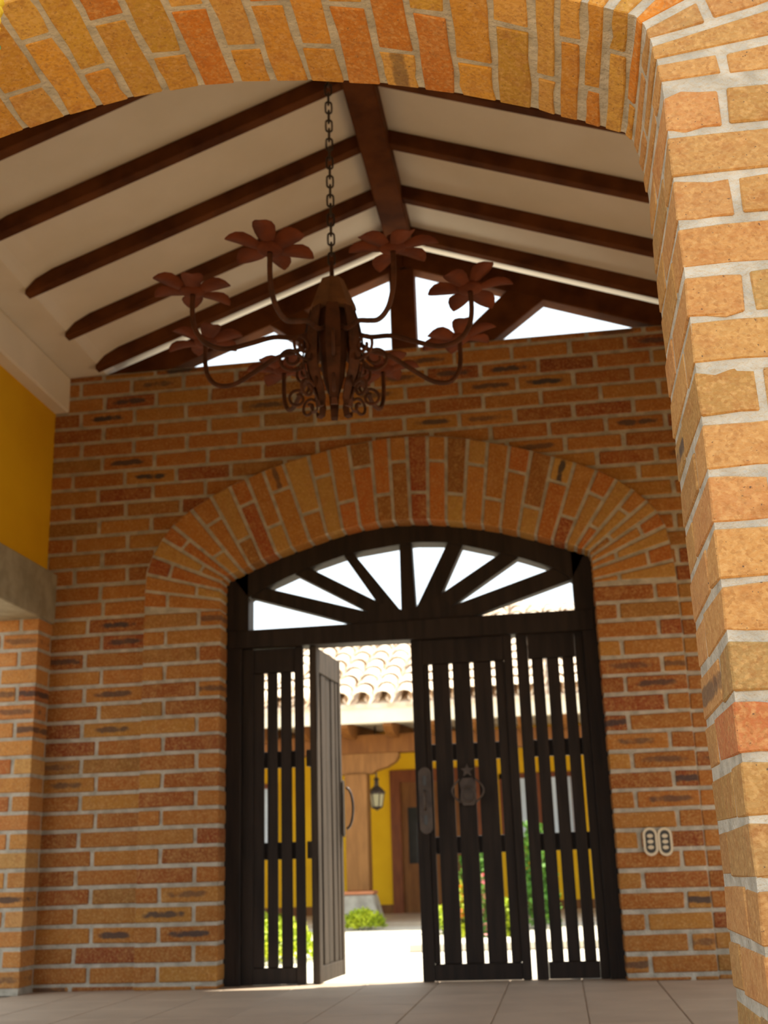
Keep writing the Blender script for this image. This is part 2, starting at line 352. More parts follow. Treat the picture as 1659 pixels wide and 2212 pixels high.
# ---- left wall: yellow plaster above a concrete lintel above a brick-jambed opening
wl = MB().box(XL-.30, XL, 2.4, YB, 2.53, 3.66).build('wall_left', 'yellow'); tag(wl, kind='structure')
o = MB().box(XL-.30, XL, 2.4, 4.25, 0, 2.53).build('plaster_pier', 'yellow', wl)
o = MB().box(-3.46, -3.136, 6.846, YB, 0, 2.205).build('brick_pier', 'mortar', wl)
for r in range(21):
    z0 = max(0, .03+PB*(r-1)+J/2); z1 = .03+PB*r-J/2
    if z1 < .012: continue
    z1 = min(z1, 2.20)
    e = .03 if r % 2 else 0
    if z1-z0 < .02: continue
    # corner brick shows on the jamb and on the room side; a second one further left
    wx = .23 if r % 2 else .11
    P = lambda x0, x1, y0, y1: [(x0, y0, z0), (x1, y0, z0), (x1, y0, z1), (x0, y0, z1), (x0, y1, z0), (x1, y1, z0), (x1, y1, z1), (x0, y1, z1)]
    pal = [((.55, .24, .06), 3), ((.50, .20, .05), 3), ((.42, .12, .03), 1), ((.56, .30, .10), 2)]
    brick(wl, P(-3.13-wx, -3.13, 6.84, 7.02 if r % 2 else 7.04), tone(pal, .08), (1, 0, 0), (0, 0, 1))
    brick(wl, P(-3.45, -3.13-wx-J, 6.84, 6.95), tone(pal, .08), (1, 0, 0), (0, 0, 1))
lin = MB().box(-3.46, -3.118, 2.4, YB-.002, 2.205, 2.53).build('trim_2', 'concrete', bevel=.006); tag(lin, 'grey concrete lintel over the side opening', kind='structure')
rb = MB().box(XL-.30, -3.093, 2.4, YB-.002, 3.66, 3.915).build('trim_3', 'white', bevel=.01); tag(rb, 'white ring beam along the top of the yellow wall', kind='structure')
wr = MB().box(XR, XR+.3, 2.4, YB, 2.53, 3.66).build('wall_right', 'yellow'); tag(wr, kind='structure')
MB().box(XR, XR+.3, 2.4, 4.25, 0, 2.53).build('plaster_pier', 'yellow', wr); MB().box(XR, XR+.3, 6.84, YB, 0, 2.205).build('plaster_pier', 'yellow', wr)
lin2 = MB().box(XR-.07, XR+.3, 4.251, YB-.002, 2.205, 2.529).build('trim_5', 'concrete', bevel=.006); tag(lin2, 'grey concrete lintel over the opening in the right wall', kind='structure')
rb2 = MB().box(XR-.097, XR+.3, 2.4, YB-.002, 3.66, 3.915).build('trim_4', 'white', bevel=.01); tag(rb2, 'white ring beam along the right wall', kind='structure')
# ---- ceiling: two plaster slopes with a cove at the eaves
DX = 1.55
prof = [(-3.50, 3.915), (-3.093, 3.915), (-2.90, 3.925), (-2.845, 3.93), (-2.825, 3.955), (-2.80, 3.985), (-2.765, 4.005), (-2.70, 4.042), (XC, 4.755)]
prof = prof + [(2*XC-x, z) for x, z in reversed(prof[:-1])]
top = [(x, max(z+.10, 4.90-.37*abs(x-XC)+.02)) for x, z in prof]
ce = MB().strip(prof, top, 2.0, 7.34).build('ceiling', 'white', smooth=False); tag(ce, kind='structure')
# ---- roof timbers
rd = MB().box(-.86, -.69, 2.3, 7.05, 4.60, 4.80).build('ridge_beam', 'rafter', bevel=.008)
tag(rd, 'thick dark ridge beam running up the middle of the white ceiling', 'beam')
rank = ['nearest the back wall', 'second from the back wall', 'third from the back wall', 'fourth from the back wall', 'fifth from the back wall', 'sixth from the back wall', 'seventh from the back wall', 'farthest from the back wall']
for side in (-1, 1):
    for i, y in enumerate((6.945, 6.44, 5.86, 5.27, 4.71, 4.15, 3.58, 3.0)):
        xo = -2.855 if side < 0 else 2*XC+2.855; xi = -.855 if side < 0 else -.695
        w0 = .066
        b = MB(); V = []
        for x in (xo, xi):
            z = 4.66-.37*abs(x-XC)*1.0; V.append((x, z))
        xm = XC+side*1.925; zf = lambda q: 4.66-.37*abs(q-XC)
        pl = [(xo, V[0][1]), (xi, V[1][1]), (xi, V[1][1]+.094), (xm, zf(xm)+.094), (XC+side*2.02, zf(XC+side*2.02)+.075), (xo, V[0][1]+.032)]
        b.prism(pl, y-w0, y)
        o = b.build('rafter', 'rafter', bevel=.004)
        tag(o, 'dark wooden rafter on the %s slope, %s' % ('left' if side < 0 else 'right', rank[i]), 'rafter', 'rafters of the %s slope' % ('left' if side < 0 else 'right'))
# ---- truss on the back wall
tr = empty('roof_truss', (0, YB, 3.92)); tag(tr, 'dark wooden truss with king post and struts standing on the brick wall', 'truss')
def tpart(name, poly, y0, y1, p=tr, mat='rafter', bev=.006):
    o = MB().prism([(x, z-3.92) for x, z in poly], y0-YB, y1-YB).build(name, mat, p, bevel=bev); return o
ap = 4.685; s_ = .37
for sd in (-1, 1):
    X = lambda d: XC+sd*d
    tpart('chord', [(X(0), ap), (X(2.06), ap-s_*2.06), (X(1.62), 3.922), (X(0), ap-.163)], YB, YB+.12)
    tpart('strut', [(X(.30) , 3.922), (X(.575), 3.922), (X(.93), ap-.163-s_*.93+.01), (X(.69), ap-.163-s_*.69+.01)], YB+.002, YB+.118)
tpart('king_post', [(-.872, 3.922), (-.702, 3.922), (-.702, 4.505), (-.872, 4.505)], YB-.004, YB+.116)
# ================================================================== NEAR ARCH WALL
YF, YN = 2.0, 2.4; JX = .30; JL = 2*XC-.02-JX       # front face, rear face, right and left jamb
JL = -1.86
SOF = [(.300, 2.063), (.296, 2.118), (.289, 2.166), (.279, 2.209), (.262, 2.234), (.215, 2.257), (.168, 2.279), (.116, 2.302), (.064, 2.327), (-.021, 2.361), (-.112, 2.392), (-.200, 2.421), (-.292, 2.446),
       (-.383, 2.466), (-.475, 2.482), (-.566, 2.495), (-.656, 2.502), (-.749, 2.505)]
SOFT = SOF + [(-.842, 2.503), (-.935, 2.494), (-1.015, 2.481), (-1.100, 2.464), (-1.207, 2.440)] + [(-1.30, 2.415), (-1.39, 2.386), (-1.47, 2.357), (-1.55, 2.324), (-1.63, 2.290), (-1.71, 2.256), (-1.78, 2.227), (-1.838, 2.203), (-1.849, 2.160), (-1.856, 2.112), (-1.86, 2.063)]
core = [(1.95, 0), (1.95, 3.84), (XC, 4.74), (-3.49, 3.84), (-3.49, 0), (JL-.0025, 0)] + [(x+(.0025 if x > XC else -.0025), z+.0025) for x, z in reversed(SOFT)] + [(JX+.0025, 0)]
wf = MB().prism(core, YF+.003, YN-.003).build('wall_front', 'mortar'); tag(wf, kind='structure')
PN = .098; JN = .0175
def near_box(x0, x1, y0, y1, z0, z1, pal=TONE_FR, burn=.06):
    P = [(x0, y0, z0), (x1, y0, z0), (x1, y0, z1), (x0, y0, z1), (x0, y1, z0), (x1, y1, z0), (x1, y1, z1), (x0, y1, z1)]
    return brick(wf, P, tone(pal, burn), (1, 0, 0), (0, 0, 1), bev=.003, jit=.0025, rough=.0035)
zr = .386-4*PN; r = 0
while zr+PN < 2.075:
    z0, z1 = max(zr+JN/2, 0), zr+PN-JN/2
    dz = RNG.uniform(-.003, .003); z0 += dz if z0 > 0 else 0; z1 += dz
    if z1 > .02:
        hd = (r % 2 == 0)
        wfx, wjy = (.102, .255) if hd else (.255, .118)
        # right pier corner brick, rest of the jamb, rest of the face
        near_box(JX, JX+wfx, YF, YF+wjy, z0, z1)
        near_box(JX, JX+.12, YF+wjy+JN*.8, YN, z0, z1)
        x = JX+wfx+JN
        while x < 1.25:
            near_box(x, x+.250, YF, YF+.1, z0, z1); x += .250+JN
        near_box(JL-wfx, JL, YF, YF+wjy, z0, z1)
        near_box(JL-.12, JL, YF+wjy+JN*.8, YN, z0, z1)
    zr += PN; r += 1
# voussoirs across the whole thickness of the arch
n = len(SOFT); nrm = []
for i in range(n):
    a = Vector(SOFT[max(i-1, 0)]); b = Vector(SOFT[min(i+1, n-1)]); t = (b-a).normalized(); q_ = Vector((-t.y, t.x))
    if q_.y < 0 and i not in (0, n-1): q_ = -q_
    nrm.append(q_)
DIR = [Vector((1, .02)), Vector((.985, .10)), Vector((.965, .22)), Vector((.90, .42)), Vector((.72, .69)), Vector((.60, .80)), Vector((.52, .85))]
for i in range(n):
    if i < len(DIR): nrm[i] = DIR[i].normalized()
    elif n-1-i < len(DIR): d_ = DIR[n-1-i]; nrm[i] = Vector((-d_.x, d_.y)).normalized()
for i in range(n-1):
    a, b = Vector(SOFT[i]), Vector(SOFT[i+1]); w_ = (b-a).length; js = min(JN/2/w_, .2)
    def q(s, t): return a.lerp(b, s)+nrm[i].lerp(nrm[i+1], s)*t
    for y0, y1 in (((YF, YF+.262), (YF+.262+JN, YN)) if i % 2 else ((YF, YF+.118), (YF+.118+JN, YN))):
        R_ = .255 if i % 2 else .115
        if y0 > YF+.01: R_ = .1
        c_ = tone(TONE_SOF if 2 < i < n-4 else TONE_FR, .07)
        wo = max(((a+nrm[i]*R_)-(b+nrm[i+1]*R_)).length, .02); jo = min(JN/2/wo, .25)
        f = [q(js, 0), q(1-js, 0), q(1-jo, R_), q(jo, R_)]
        P = [(f[0].x, y0, f[0].y), (f[0].x, y1, f[0].y), (f[1].x, y1, f[1].y), (f[1].x, y0, f[1].y), (f[3].x, y0, f[3].y), (f[3].x, y1, f[3].y), (f[2].x, y1, f[2].y), (f[2].x, y0, f[2].y)]
        t = (b-a)
        brick(wf, P, c_, (0, 1, 0), (t.x, 0, t.y), bev=.0025, jit=.002, rough=.0035)
    if not i % 2:                                   # second brick of the ring, on the face
        R0, R1 = .115+JN, .255+.12
        w2 = ((a+nrm[i]*R0)-(b+nrm[i+1]*R0)).length; j0 = min(JN/2/w2, .25)
        f = [q(j0, R0), q(1-j0, R0), q(1-j0, R1), q(j0, R1)]
    else:
        R0, R1 = .255+JN, .375
        f = [q(.08, R0), q(.92, R0), q(.92, R1), q(.08, R1)]
    P = [(p.x, YF, p.y) for p in f]+[(p.x, YF+.1, p.y) for p in f]; d = f[3]-f[0]
    if not (2.05 > min(p.y for p in f)) or i < 4: brick(wf, P, tone(TONE_FR, .12), (d.x, 0, d.y), (-d.y, 0, d.x), bev=.003, jit=.002, rough=.003)
# ================================================================== FLOOR AND GROUND
fl = MB().box(-3.5, 1.95, 2.0, 7.36, -.12, -.006).build('floor', 'grout'); tag(fl, kind='structure')
base_tile = None
for i in range(12):
    for j_ in range(12):
        x0 = XL+.02+i*.405; y0 = 2.42+j_*.405
        if x0+.4005 > XR: continue
        if base_tile is None:
            o = MB().box(0, .4005, 0, .4005, -.02, 0).build('tile', 'tile', fl, bevel=.003); base_tile = o
        else:
            o = base_tile.copy(); C.objects.link(o)
        o.location = (x0, y0, 0)
yard = MB().box(-40, 40, 7.36, 80, -.3, -.1).build('ground_courtyard', 'yard'); tag(yard, kind='structure')
terr = MB().box(-40, 40, -30, 2.0, -.3, -.02).build('ground_terrace', 'terrace'); tag(terr, kind='structure')
sideg = MB().box(-40, -3.5, 2.0, 7.36, -.3, -.05).build('ground_side', 'terrace'); tag(sideg, kind='structure')
sideh = MB().box(1.95, 40, 2.0, 7.36, -.3, -.05).build('ground_side', 'terrace'); tag(sideh, kind='structure')
# ================================================================== DOOR FRAME WITH FANLIGHT
YD = 7.15
d1 = empty('door_1', (0, YD, 0)); tag(d1, 'dark arched door frame with a fanlight of radiating bars', kind='structure')
def dprism(name, poly, y0, y1, p=d1, mat='door', bev=.004):
    return MB().prism(poly, y0-YD, y1-YD).build(name, mat, p, bevel=bev)
arcO = [(x, z+.03) for x, z in INT[2:33]]
arcO[0] = (-2.012, 2.30); arcO[-1] = (.320, 2.30)
# inner line of the arched head, from the tops of the fanlight panes
PIN = [at(*p, YD) for p in ((537, 1291), (573, 1269), (636, 1240), (668, 1226), (742, 1200), (763, 1194), (862, 1176), (888, 1171), (966, 1171), (999, 1177), (1080, 1194), (1121, 1203), (1195, 1226), (1236, 1250))]
inn = sorted([(p.x, p.z) for p in PIN])
def inner_z(x): return interp(inn, x)
xs = [inn[0][0]+(inn[-1][0]-inn[0][0])*i/30 for i in range(31)]
dprism('frame_post', [(-2.05, 0), (-1.911, 0), (-1.911, 2.0), (inn[0][0], 2.0), (inn[0][0], inner_z(inn[0][0])+.06), (inn[0][0], 2.50), (-2.05, 2.50)], YD, YD+.14)
dprism('frame_post', [(.35, 0), (.35, 2.50), (inn[-1][0], 2.50), (inn[-1][0], inner_z(inn[-1][0])+.06), (inn[-1][0], 2.0), (.2275, 2.0), (.2275, 0)], YD, YD+.14)
def outer_z(x): return interp([(a, b) for a, b in INT[2:33]], x)+.10
oarc = [(-2.012+(2.33)*i/30, 0) for i in range(31)]; oarc = [(x, outer_z(min(max(x, -1.99), .30))) for x, _ in oarc]
MB().strip([(x, z) for x, z in oarc], [(x, inner_z(x)) for x in xs], 0, .14).build('arched_head', 'door', d1)
rl = [at(536, 1363, YD), at(1238, 1318, YD)]
dprism('transom_rail', [(-1.99, 1.995), (.30, 1.985), (.30, 2.115), (-1.99, 2.108)], YD-.01, YD+.14)
spk = [((541, 1290), (761, 1346), (573, 1269), (797, 1321)), ((636, 1240), (797, 1321), (668, 1226), (810, 1296)), ((742, 1200), (810, 1296), (763, 1194), (866, 1319)),
       ((862, 1176), (866, 1319), (888, 1171), (898, 1313)), ((966, 1171), (898, 1313), (999, 1177), (953, 1281)), ((1080, 1194), (953, 1281), (1121, 1203), (972, 1309)), ((1195, 1226), (972, 1309), (1236, 1250), (1018, 1331))]
for a, b, c_, d in spk:
    A, B, Cc, D_ = [Vector((p.x, p.z)) for p in (at(*a, YD), at(*b, YD), at(*c_, YD), at(*d, YD))]
    A2 = A+(A-B).normalized()*.06; C2 = Cc+(Cc-D_).normalized()*.06
    B2 = B+(B-A).normalized()*.03; D2 = D_+(D_-Cc).normalized()*.03
    dprism('fan_bar', [A2, B2, D2, C2] if True else 0, YD+.012, YD+.10, bev=.003)
hubp = [Vector((p.x, p.z)) for p in (at(752, 1352, YD), at(790, 1330, YD), at(805, 1300, YD), at(845, 1308, YD), at(866, 1316, YD), at(898, 1311, YD), at(925, 1295, YD), at(957, 1285, YD), at(975, 1310, YD), at(1010, 1338, YD))]
dprism('fan_hub', [Vector((hubp[0].x, 2.10))]+hubp+[Vector((hubp[-1].x, 2.10))], YD+.008, YD+.105, bev=0)
# ---- door leaves
def leaf(name, label, x0, x1, gaps, swing=None, mat='door', hinge=None, zt=1.99, group=None):
    """slatted leaf in the XZ plane between x0 and x1, gaps: list of gap centres (fractions of width)"""
    T = .045; W = x1-x0
    root = empty(name, (x0 if hinge is None else hinge, YD+.03, 0)); tag(root, label, 'door', group)
    ox = root.location.x
    def bx(nm, a, b, y0, y1, z0, z1, m=None):
        return MB().box(a-ox, b-ox, y0, y1, z0, z1).build(nm, m or mat, root, bevel=.003)
    g = .022; st = .07
    edges = [x0+st] ; z0, z1 = .095, 1.835
    bx('stile', x0, x0+st, 0, T, .003, zt); bx('stile', x1-st*.75, x1, 0, T, .003, zt)
    bx('rail', x0+st+.001, x1-st*.75-.001, .002, T-.002, z1, zt-.002); bx('rail', x0+st+.001, x1-st*.75-.001, .002, T-.002, .004, z0)
    cs = [x0+W*t for t in gaps]
    bounds = [x0+st+.001]
    for c_ in cs: bounds += [c_-g/2, c_+g/2]
    bounds.append(x1-st*.75-.001)
    for a, b in zip(bounds[::2], bounds[1::2]):
        if b-a > .012: bx('slat', a, b, .008+RNG.uniform(0, .006), T-.012, z0+.001, z1-.001)
    for zc in (.755, 1.30): bx('cross_rail', x0+.02, x1-.02, T+.001, T+.032, zc-.05, zc+.05)
    return root
rl_ = leaf('door_leaf', 'closed slatted dark door leaf with keyhole plate and knocker, right of the opening', -.835, -.210, (.185, .387, .593, .805))
ro_ = leaf('door_leaf', 'narrow dark slatted side leaf at the right post of the doorway', -.183, .2272, (.19, .415, .645, .865))
lo_ = leaf('door_leaf', 'narrow dark slatted side leaf at the left post of the doorway', -1.9105, -1.524, (.14, .38, .60, .83))
op_ = leaf('door_leaf', 'slatted door leaf with daylight painted into its tone, standing open outwards into the courtyard', -1.448, -.835, (.22, .42, .62, .80), mat='door_lit', hinge=-1.448)
op_.rotation_euler = (0, 0, math.radians(86)); op_.location = (-1.436, YD+.03, 0)
# centre post the closed leaf shuts against
# iron fittings on the closed leaf
def plate(name, root, px0, px1, py0, py1, y):
    a, b = at(px0, (py0+py1)/2, y), at(px1, (py0+py1)/2, y); t_, bo = at((px0+px1)/2, py0, y), at((px0+px1)/2, py1, y)
    return a.x, b.x, bo.z, t_.z
yk = YD+.03-.006
x0, x1, z0, z1 = plate('', rl_, 901, 933, 1657, 1802, yk)
def stadium(x0, x1, z0, z1, n=8):
    r_ = (x1-x0)/2; cx_ = (x0+x1)/2
    return [(cx_+r_*math.cos(math.pi*i/n), z1-r_+r_*math.sin(math.pi*i/n)) for i in range(n+1)]+[(cx_-r_*math.cos(math.pi*i/n), z0+r_-r_*math.sin(math.pi*i/n)) for i in range(n+1)]
ox = rl_.location.x
def iron(name, poly, y0, y1, mat='iron', p=None, ox_=None):
    return MB().prism([(x-(ox if ox_ is None else ox_), z) for x, z in poly], y0-(YD+.03), y1-(YD+.03)).build(name, mat, p or rl_, bevel=.0015)
kp = iron('keyhole_plate', stadium(x0+.012, x1, z0, z1), yk-.006, yk+.005)
cxk = (x0+x1)/2+.005; hz = (z0+z1)/2
iron('keyhole', stadium(cxk-.011, cxk+.011, hz+.085, hz+.145), yk-.009, yk-.0065, 'plugdark', kp)
iron('keyhole', stadium(cxk-.011, cxk+.011, hz-.145, hz-.085), yk-.009, yk-.0065, 'plugdark', kp)
b = MB().tube([(cxk-ox, yk-.006-(YD+.03), hz-.055), (cxk-ox, yk-.035-(YD+.03), hz-.045), (cxk-ox, yk-.035-(YD+.03), hz+.045), (cxk-ox, yk-.006-(YD+.03), hz+.055)], .007).build('pull', 'iron', kp, smooth=True)
# knocker: shield with a small star finial, volutes at both sides and a ring
kc = at(1011, 1708, yk); kx, kz = kc.x, kc.z
kn = iron('knocker_plate', [(kx+a, kz+b) for a, b in ((-.03, -.085), (.03, -.085), (.05, -.055), (.042, 0), (.05, .05), (.03, .075), (-.03, .075), (-.05, .05), (-.042, 0), (-.05, -.055))], yk-.006, yk+.006)
star = []
for i in range(10):
    a = math.pi/2+i*math.pi/5; rr = .042 if i % 2 == 0 else .019; star.append((kx+rr*math.cos(a), kz+.118+rr*math.sin(a)))
iron('star_finial', star, yk-.006, yk+.006, 'iron', kn)
for sd in (-1, 1):
    pts = [(kx-ox+sd*(.045+.05*math.sin(t)), yk-.012-(YD+.03), kz+.07-.14*t/math.pi) for t in [math.pi*i/10 for i in range(11)]]
    MB().tube(pts, .006, 6).build('volute', 'iron', kn, smooth=True)
pts = [(kx-ox+.034*math.cos(t), yk-.020-(YD+.03), kz-.02+.045*math.sin(t)) for t in [2*math.pi*i/18 for i in range(18)]]
MB().tube(pts, .007, 6, closed=True).build('knocker_ring', 'iron', kn, smooth=True)
# ring handle on the open leaf (both faces)
hl = MB()
hy = -.028
hl.tube([(.60+.0*t, hy-.045*math.sin(t), 1.02+.13*math.cos(t)) for t in [math.pi*i/12 for i in range(13)]], .009, 6)
hl.build('pull_handle', 'iron', op_, smooth=True)
MB().prism(stadium(.575, .625, .84, 1.20), -.012, -.001).build('handle_plate', 'door_lit', op_)
# ================================================================== SOCKETS
for i, (px, lab) in enumerate(((1405, 'cream oval power socket on the brick, left of the pair'), (1437, 'cream oval power socket on the brick, right of the pair'))):
    p = at(px, 1818, YS-.006); e = empty('wall_socket', (p.x, YS-.004, p.z)); tag(e, lab, 'socket', 'oval sockets beside the doorway')
    W_, H_ = .040, .078
    outer = stadium(-W_, W_, -H_, H_, 10)
    innr = stadium(-W_+.013, W_-.013, -H_+.015, H_-.015, 10)
    MB().strip(outer+[outer[0]], innr+[innr[0]], -.012, .0).build('cover_plate', 'cream', e)
    MB().prism(stadium(-W_+.012, W_-.012, -H_+.014, H_-.014, 10), -.004, .0).build('socket_body', 'plugdark', e)
    for k_ in (-1, 0, 1):
        MB().prism(stadium(-.016, .016, k_*.030-.0, k_*.030+.0)[:0] + [(.017*math.cos(t), k_*.031+.011*math.sin(t)) for t in [2*math.pi*m_/12 for m_ in range(12)]], -.010, -.005).build('outlet', 'cream', e)
# ================================================================== CHANDELIER
CX, CY, CZ = -.785, 4.38, 2.845                       # middle of the ring of flowers
ch = empty('chandelier', (CX, CY, CZ)); tag(ch, 'rusty iron chandelier with eight flower shaped cups hanging from a chain', 'chandelier')
MB().lathe([(.0, .185), (.022, .18), (.050, .165), (.070, .11), (.098, .04), (.102, .02), (.090, .015), (.0, .015)], 8).build('cap', 'rusttan', ch)
MB().lathe([(.008, .255), (.010, .19), (.012, .175)], 8).build('neck', 'rust', ch, smooth=True)
MB().lathe([(.07, .014), (.060, -.12), (.054, -.2), (.045, -.28), (.028, -.34), (.02, -.36)], 10).build('core', 'rust', ch, smooth=True)
def strap(pts, w_, t_=.004):
    """bent flat strap in the r,z plane (radial profile), width w_ tangentially"""
    n_ = len(pts); V = []
    for i, (r_, z) in enumerate(pts):
        ww = w_[i] if isinstance(w_, (list, tuple)) else w_
        a = Vector(pts[max(i-1, 0)]); b = Vector(pts[min(i+1, n_-1)]); t = (b-a).normalized(); nn = Vector((t.y, -t.x))*t_/2
        for s, q_ in ((-1, 1), (1, 1), (1, -1), (-1, -1)):
            V.append((r_+nn.x*q_, s*ww/2, z+nn.y*q_))
    Fc = [(3, 2, 1, 0), tuple((n_-1)*4+k_ for k_ in range(4))]
    for i in range(n_-1):
        for k_ in range(4): Fc.append((i*4+k_, i*4+(k_+1) % 4, (i+1)*4+(k_+1) % 4, (i+1)*4+k_))
    return V, Fc
protos = {}
def radial(name, key, maker, mat, ang, smooth=False):
    if key not in protos: protos[key] = maker().build(name, mat, ch, smooth=smooth); o = protos[key]
    else: o = protos[key].copy(); C.objects.link(o)
    o.rotation_euler = (0, 0, ang); return o
def bez(P, n_=6):
    out = []
    for i in range(len(P)-1):
        p0 = Vector(P[max(i-1, 0)]); p1 = Vector(P[i]); p2 = Vector(P[i+1]); p3 = Vector(P[min(i+2, len(P)-1)])
        for k_ in range(n_):
            t = k_/n_; out.append(.5*((2*p1)+(p2-p0)*t+(2*p0-5*p1+4*p2-p3)*t*t+(3*p1-p0-3*p2+p3)*t**3))
    out.append(Vector(P[-1])); return out
RA = .60
def mk_arm():
    P = [(.085, -.085), (.16, -.125), (.26, -.14), (.36, -.185), (.46, -.225), (.54, -.215), (.585, -.165), (RA, -.10), (RA, -.012)]
    return MB().tube([(p[0], 0, p[1]) for p in bez(P, 5)], .0105, 7)
def mk_strap(): return MB().add(*strap([(.092, .02), (.108, -.04), (.122, -.12), (.126, -.20), (.110, -.28), (.080, -.34), (.066, -.39), (.072, -.425), (.09, -.43), (.098, -.405)], [.045, .058, .062, .062, .05, .04, .034, .03, .026, .02]))
def mk_scroll():
    m = MB(); pts = []
    for i in range(26):
        t = i/25; a = -1.9+t*2*math.pi*1.35; r_ = .055*(1-t*.72); pts.append((.175+r_*math.cos(a), 0, -.19+r_*math.sin(a)))
    m.tube([(.10, 0, -.10), (.112, 0, -.17)]+[(.13, 0, -.235)]+pts, .0065, 6)
    pts = []
    for i in range(22):
        t = i/21; a = 2.6-t*2*math.pi*1.2; r_ = .042*(1-t*.6); pts.append((.15+r_*math.cos(a), 0, -.37+r_*math.sin(a)))
    m.tube([(.095, 0, -.29), (.105, 0, -.33)]+pts, .0065, 6)
    return m
def petal_mesh():
    V = []; Fc = []; n_ = 7
    prof_ = [(.030, .018, .0), (.055, .030, .004), (.085, .040, .010), (.115, .043, .014), (.142, .036, .012), (.162, .021, .006), (.172, .004, .0)]
    for r_, hw, z in prof_:
        for s, dz in ((-1, .006), (0, -.003), (1, .006)): V.append((r_, s*hw, z+dz*(hw/.04)))
    m = len(V); V += [(a, b, c_-.003) for a, b, c_ in V]
    for i in range(n_-1):
        for k_ in range(2):
            a = i*3+k_; Fc.append((a, a+3, a+4, a+1)); Fc.append((m+a, m+a+1, m+a+4, m+a+3))
        Fc.append((i*3, m+i*3, m+i*3+3, i*3+3)); Fc.append((i*3+2, i*3+5, m+i*3+5, m+i*3+2))
    Fc += [(0, 1, m+1, m), (1, 2, m+2, m+1), (m-3, m+m-3, m+m-2, m-2), (m-2, m+m-2, m+m-1, m-1)]
    return mesh('petal', V, Fc, True)
petme = petal_mesh(); petme.materials.append(M['rustred'])
cupme = None
for k_ in range(8):
    ang = math.radians(22.5+45*k_+10.2)
    radial('arm', 'arm', mk_arm, 'rust', ang, True)
    radial('body_strap', 'strap', mk_strap, 'rust', ang+math.radians(22.5))
    radial('scroll', 'scroll', mk_scroll, 'rust', ang+math.radians(22.5), True)
    if cupme is None:
        fo = MB().lathe([(.0, -.012), (.030, -.012), (.048, -.004), (.054, .006), (.040, .012), (.018, .014), (.018, .05), (.0, .05)], 14).build('flower', 'rustred', ch, smooth=True); cupme = fo.data
    else: fo = link('flower', cupme, None, ch)
    fo.location = (RA*math.cos(ang), RA*math.sin(ang), 0)
    tl = RNG.uniform(-.10, .10); fo.rotation_euler = (tl, RNG.uniform(-.08, .08), ang+RNG.uniform(-.3, .3))
    for j_ in range(6):
        pt = link('petal', petme, None, fo); pt.rotation_euler = (RNG.uniform(-.12, .12), RNG.uniform(-.14, .10), j_*math.pi/3+RNG.uniform(-.06, .06))
# chain
def link_mesh():
    pts = []
    for i in range(16):
        a = 2*math.pi*i/16; pts.append((.014*math.cos(a), 0, .016*(1 if math.sin(a) > 0 else -1)*(abs(math.sin(a)) > .01)+.014*math.sin(a)))
    return MB().tube(pts, .0045, 6, closed=True)
zt = 4.60-CZ; z = .25; proto = None; i = 0
while z < zt-.01:
    if proto is None: o = link_mesh().build('chain_link', 'chain', ch, smooth=True); proto = o
    else: o = proto.copy(); C.objects.link(o)
    o.location = (0, 0, z+.02); o.rotation_euler = (0, 0, math.pi/2*(i % 2)+.25); z += .047; i += 1
MB().tube([(0, 0, zt-.045), (.016, 0, zt-.03), (.012, 0, zt-.008), (0, 0, zt+.004)], .005, 6).build('ceiling_hook', 'chain', ch, smooth=True)
# ================================================================== YELLOW ROPE by the near arch
rt = at(-14, -40, 1.86); rbm = at(-75, 330, 1.86)
ropeo = empty('rope', (rt.x, 1.86, rbm.z)); tag(ropeo, 'thick yellow twisted rope hanging beside the near brick arch, at the left edge', 'rope')
H_ = 3.35-rbm.z
for s in range(3):
    pts = []; rad = []
    for i in range(150):
        t = i/149; z = t*H_; a = z*2*math.pi/.066+s*2*math.pi/3; xo = -(1-z/(rt.z-rbm.z))*.0+(rbm.x-rt.x)*(1-z/(rt.z-rbm.z))
        pts.append((xo+.0135*math.cos(a), .0135*math.sin(a), z)); rad.append(.0155)
    MB().tube(pts, rad, 8).build('strand', 'rope', ropeo, smooth=True)
gp = at(1, 122, 1.845)
MB().tube([(gp.x-ropeo.location.x-.03, gp.y-1.86-.004, gp.z-rbm.z-.006), (gp.x-ropeo.location.x, gp.y-1.86-.012, gp.z-rbm.z), (gp.x-ropeo.location.x+.001, gp.y-1.86-.012, gp.z-rbm.z+.012), (gp.x-ropeo.location.x-.028, gp.y-1.86-.004, gp.z-rbm.z+.012)], .006, 6).build('green_thread', 'ropegreen', ropeo, smooth=True)
MB().tube([(rt.x-ropeo.location.x+.03, 0, H_-.02), (rt.x-ropeo.location.x+.03, .145, H_-.02)], .012, 8).build('wall_hook', 'iron', ropeo, smooth=True)
# ================================================================== HOUSE ACROSS THE COURTYARD
GZ = -.1; YE = 16.0; YW = 20.0; YC = 17.0
ev = at(810, 1524, YE).z; SL = .45
hs = empty('house', (0, YW, GZ)); tag(hs, 'yellow veranda house with a clay tiled roof across the sunny courtyard', 'house')
def hp(m, name, mat, parent=hs, smooth=False, bevel=0):
    m.v = [v-Vector((0, YW, GZ)) for v in m.v]; return m.build(name, mat, parent, smooth, bevel)
XA, XB = -14, 16
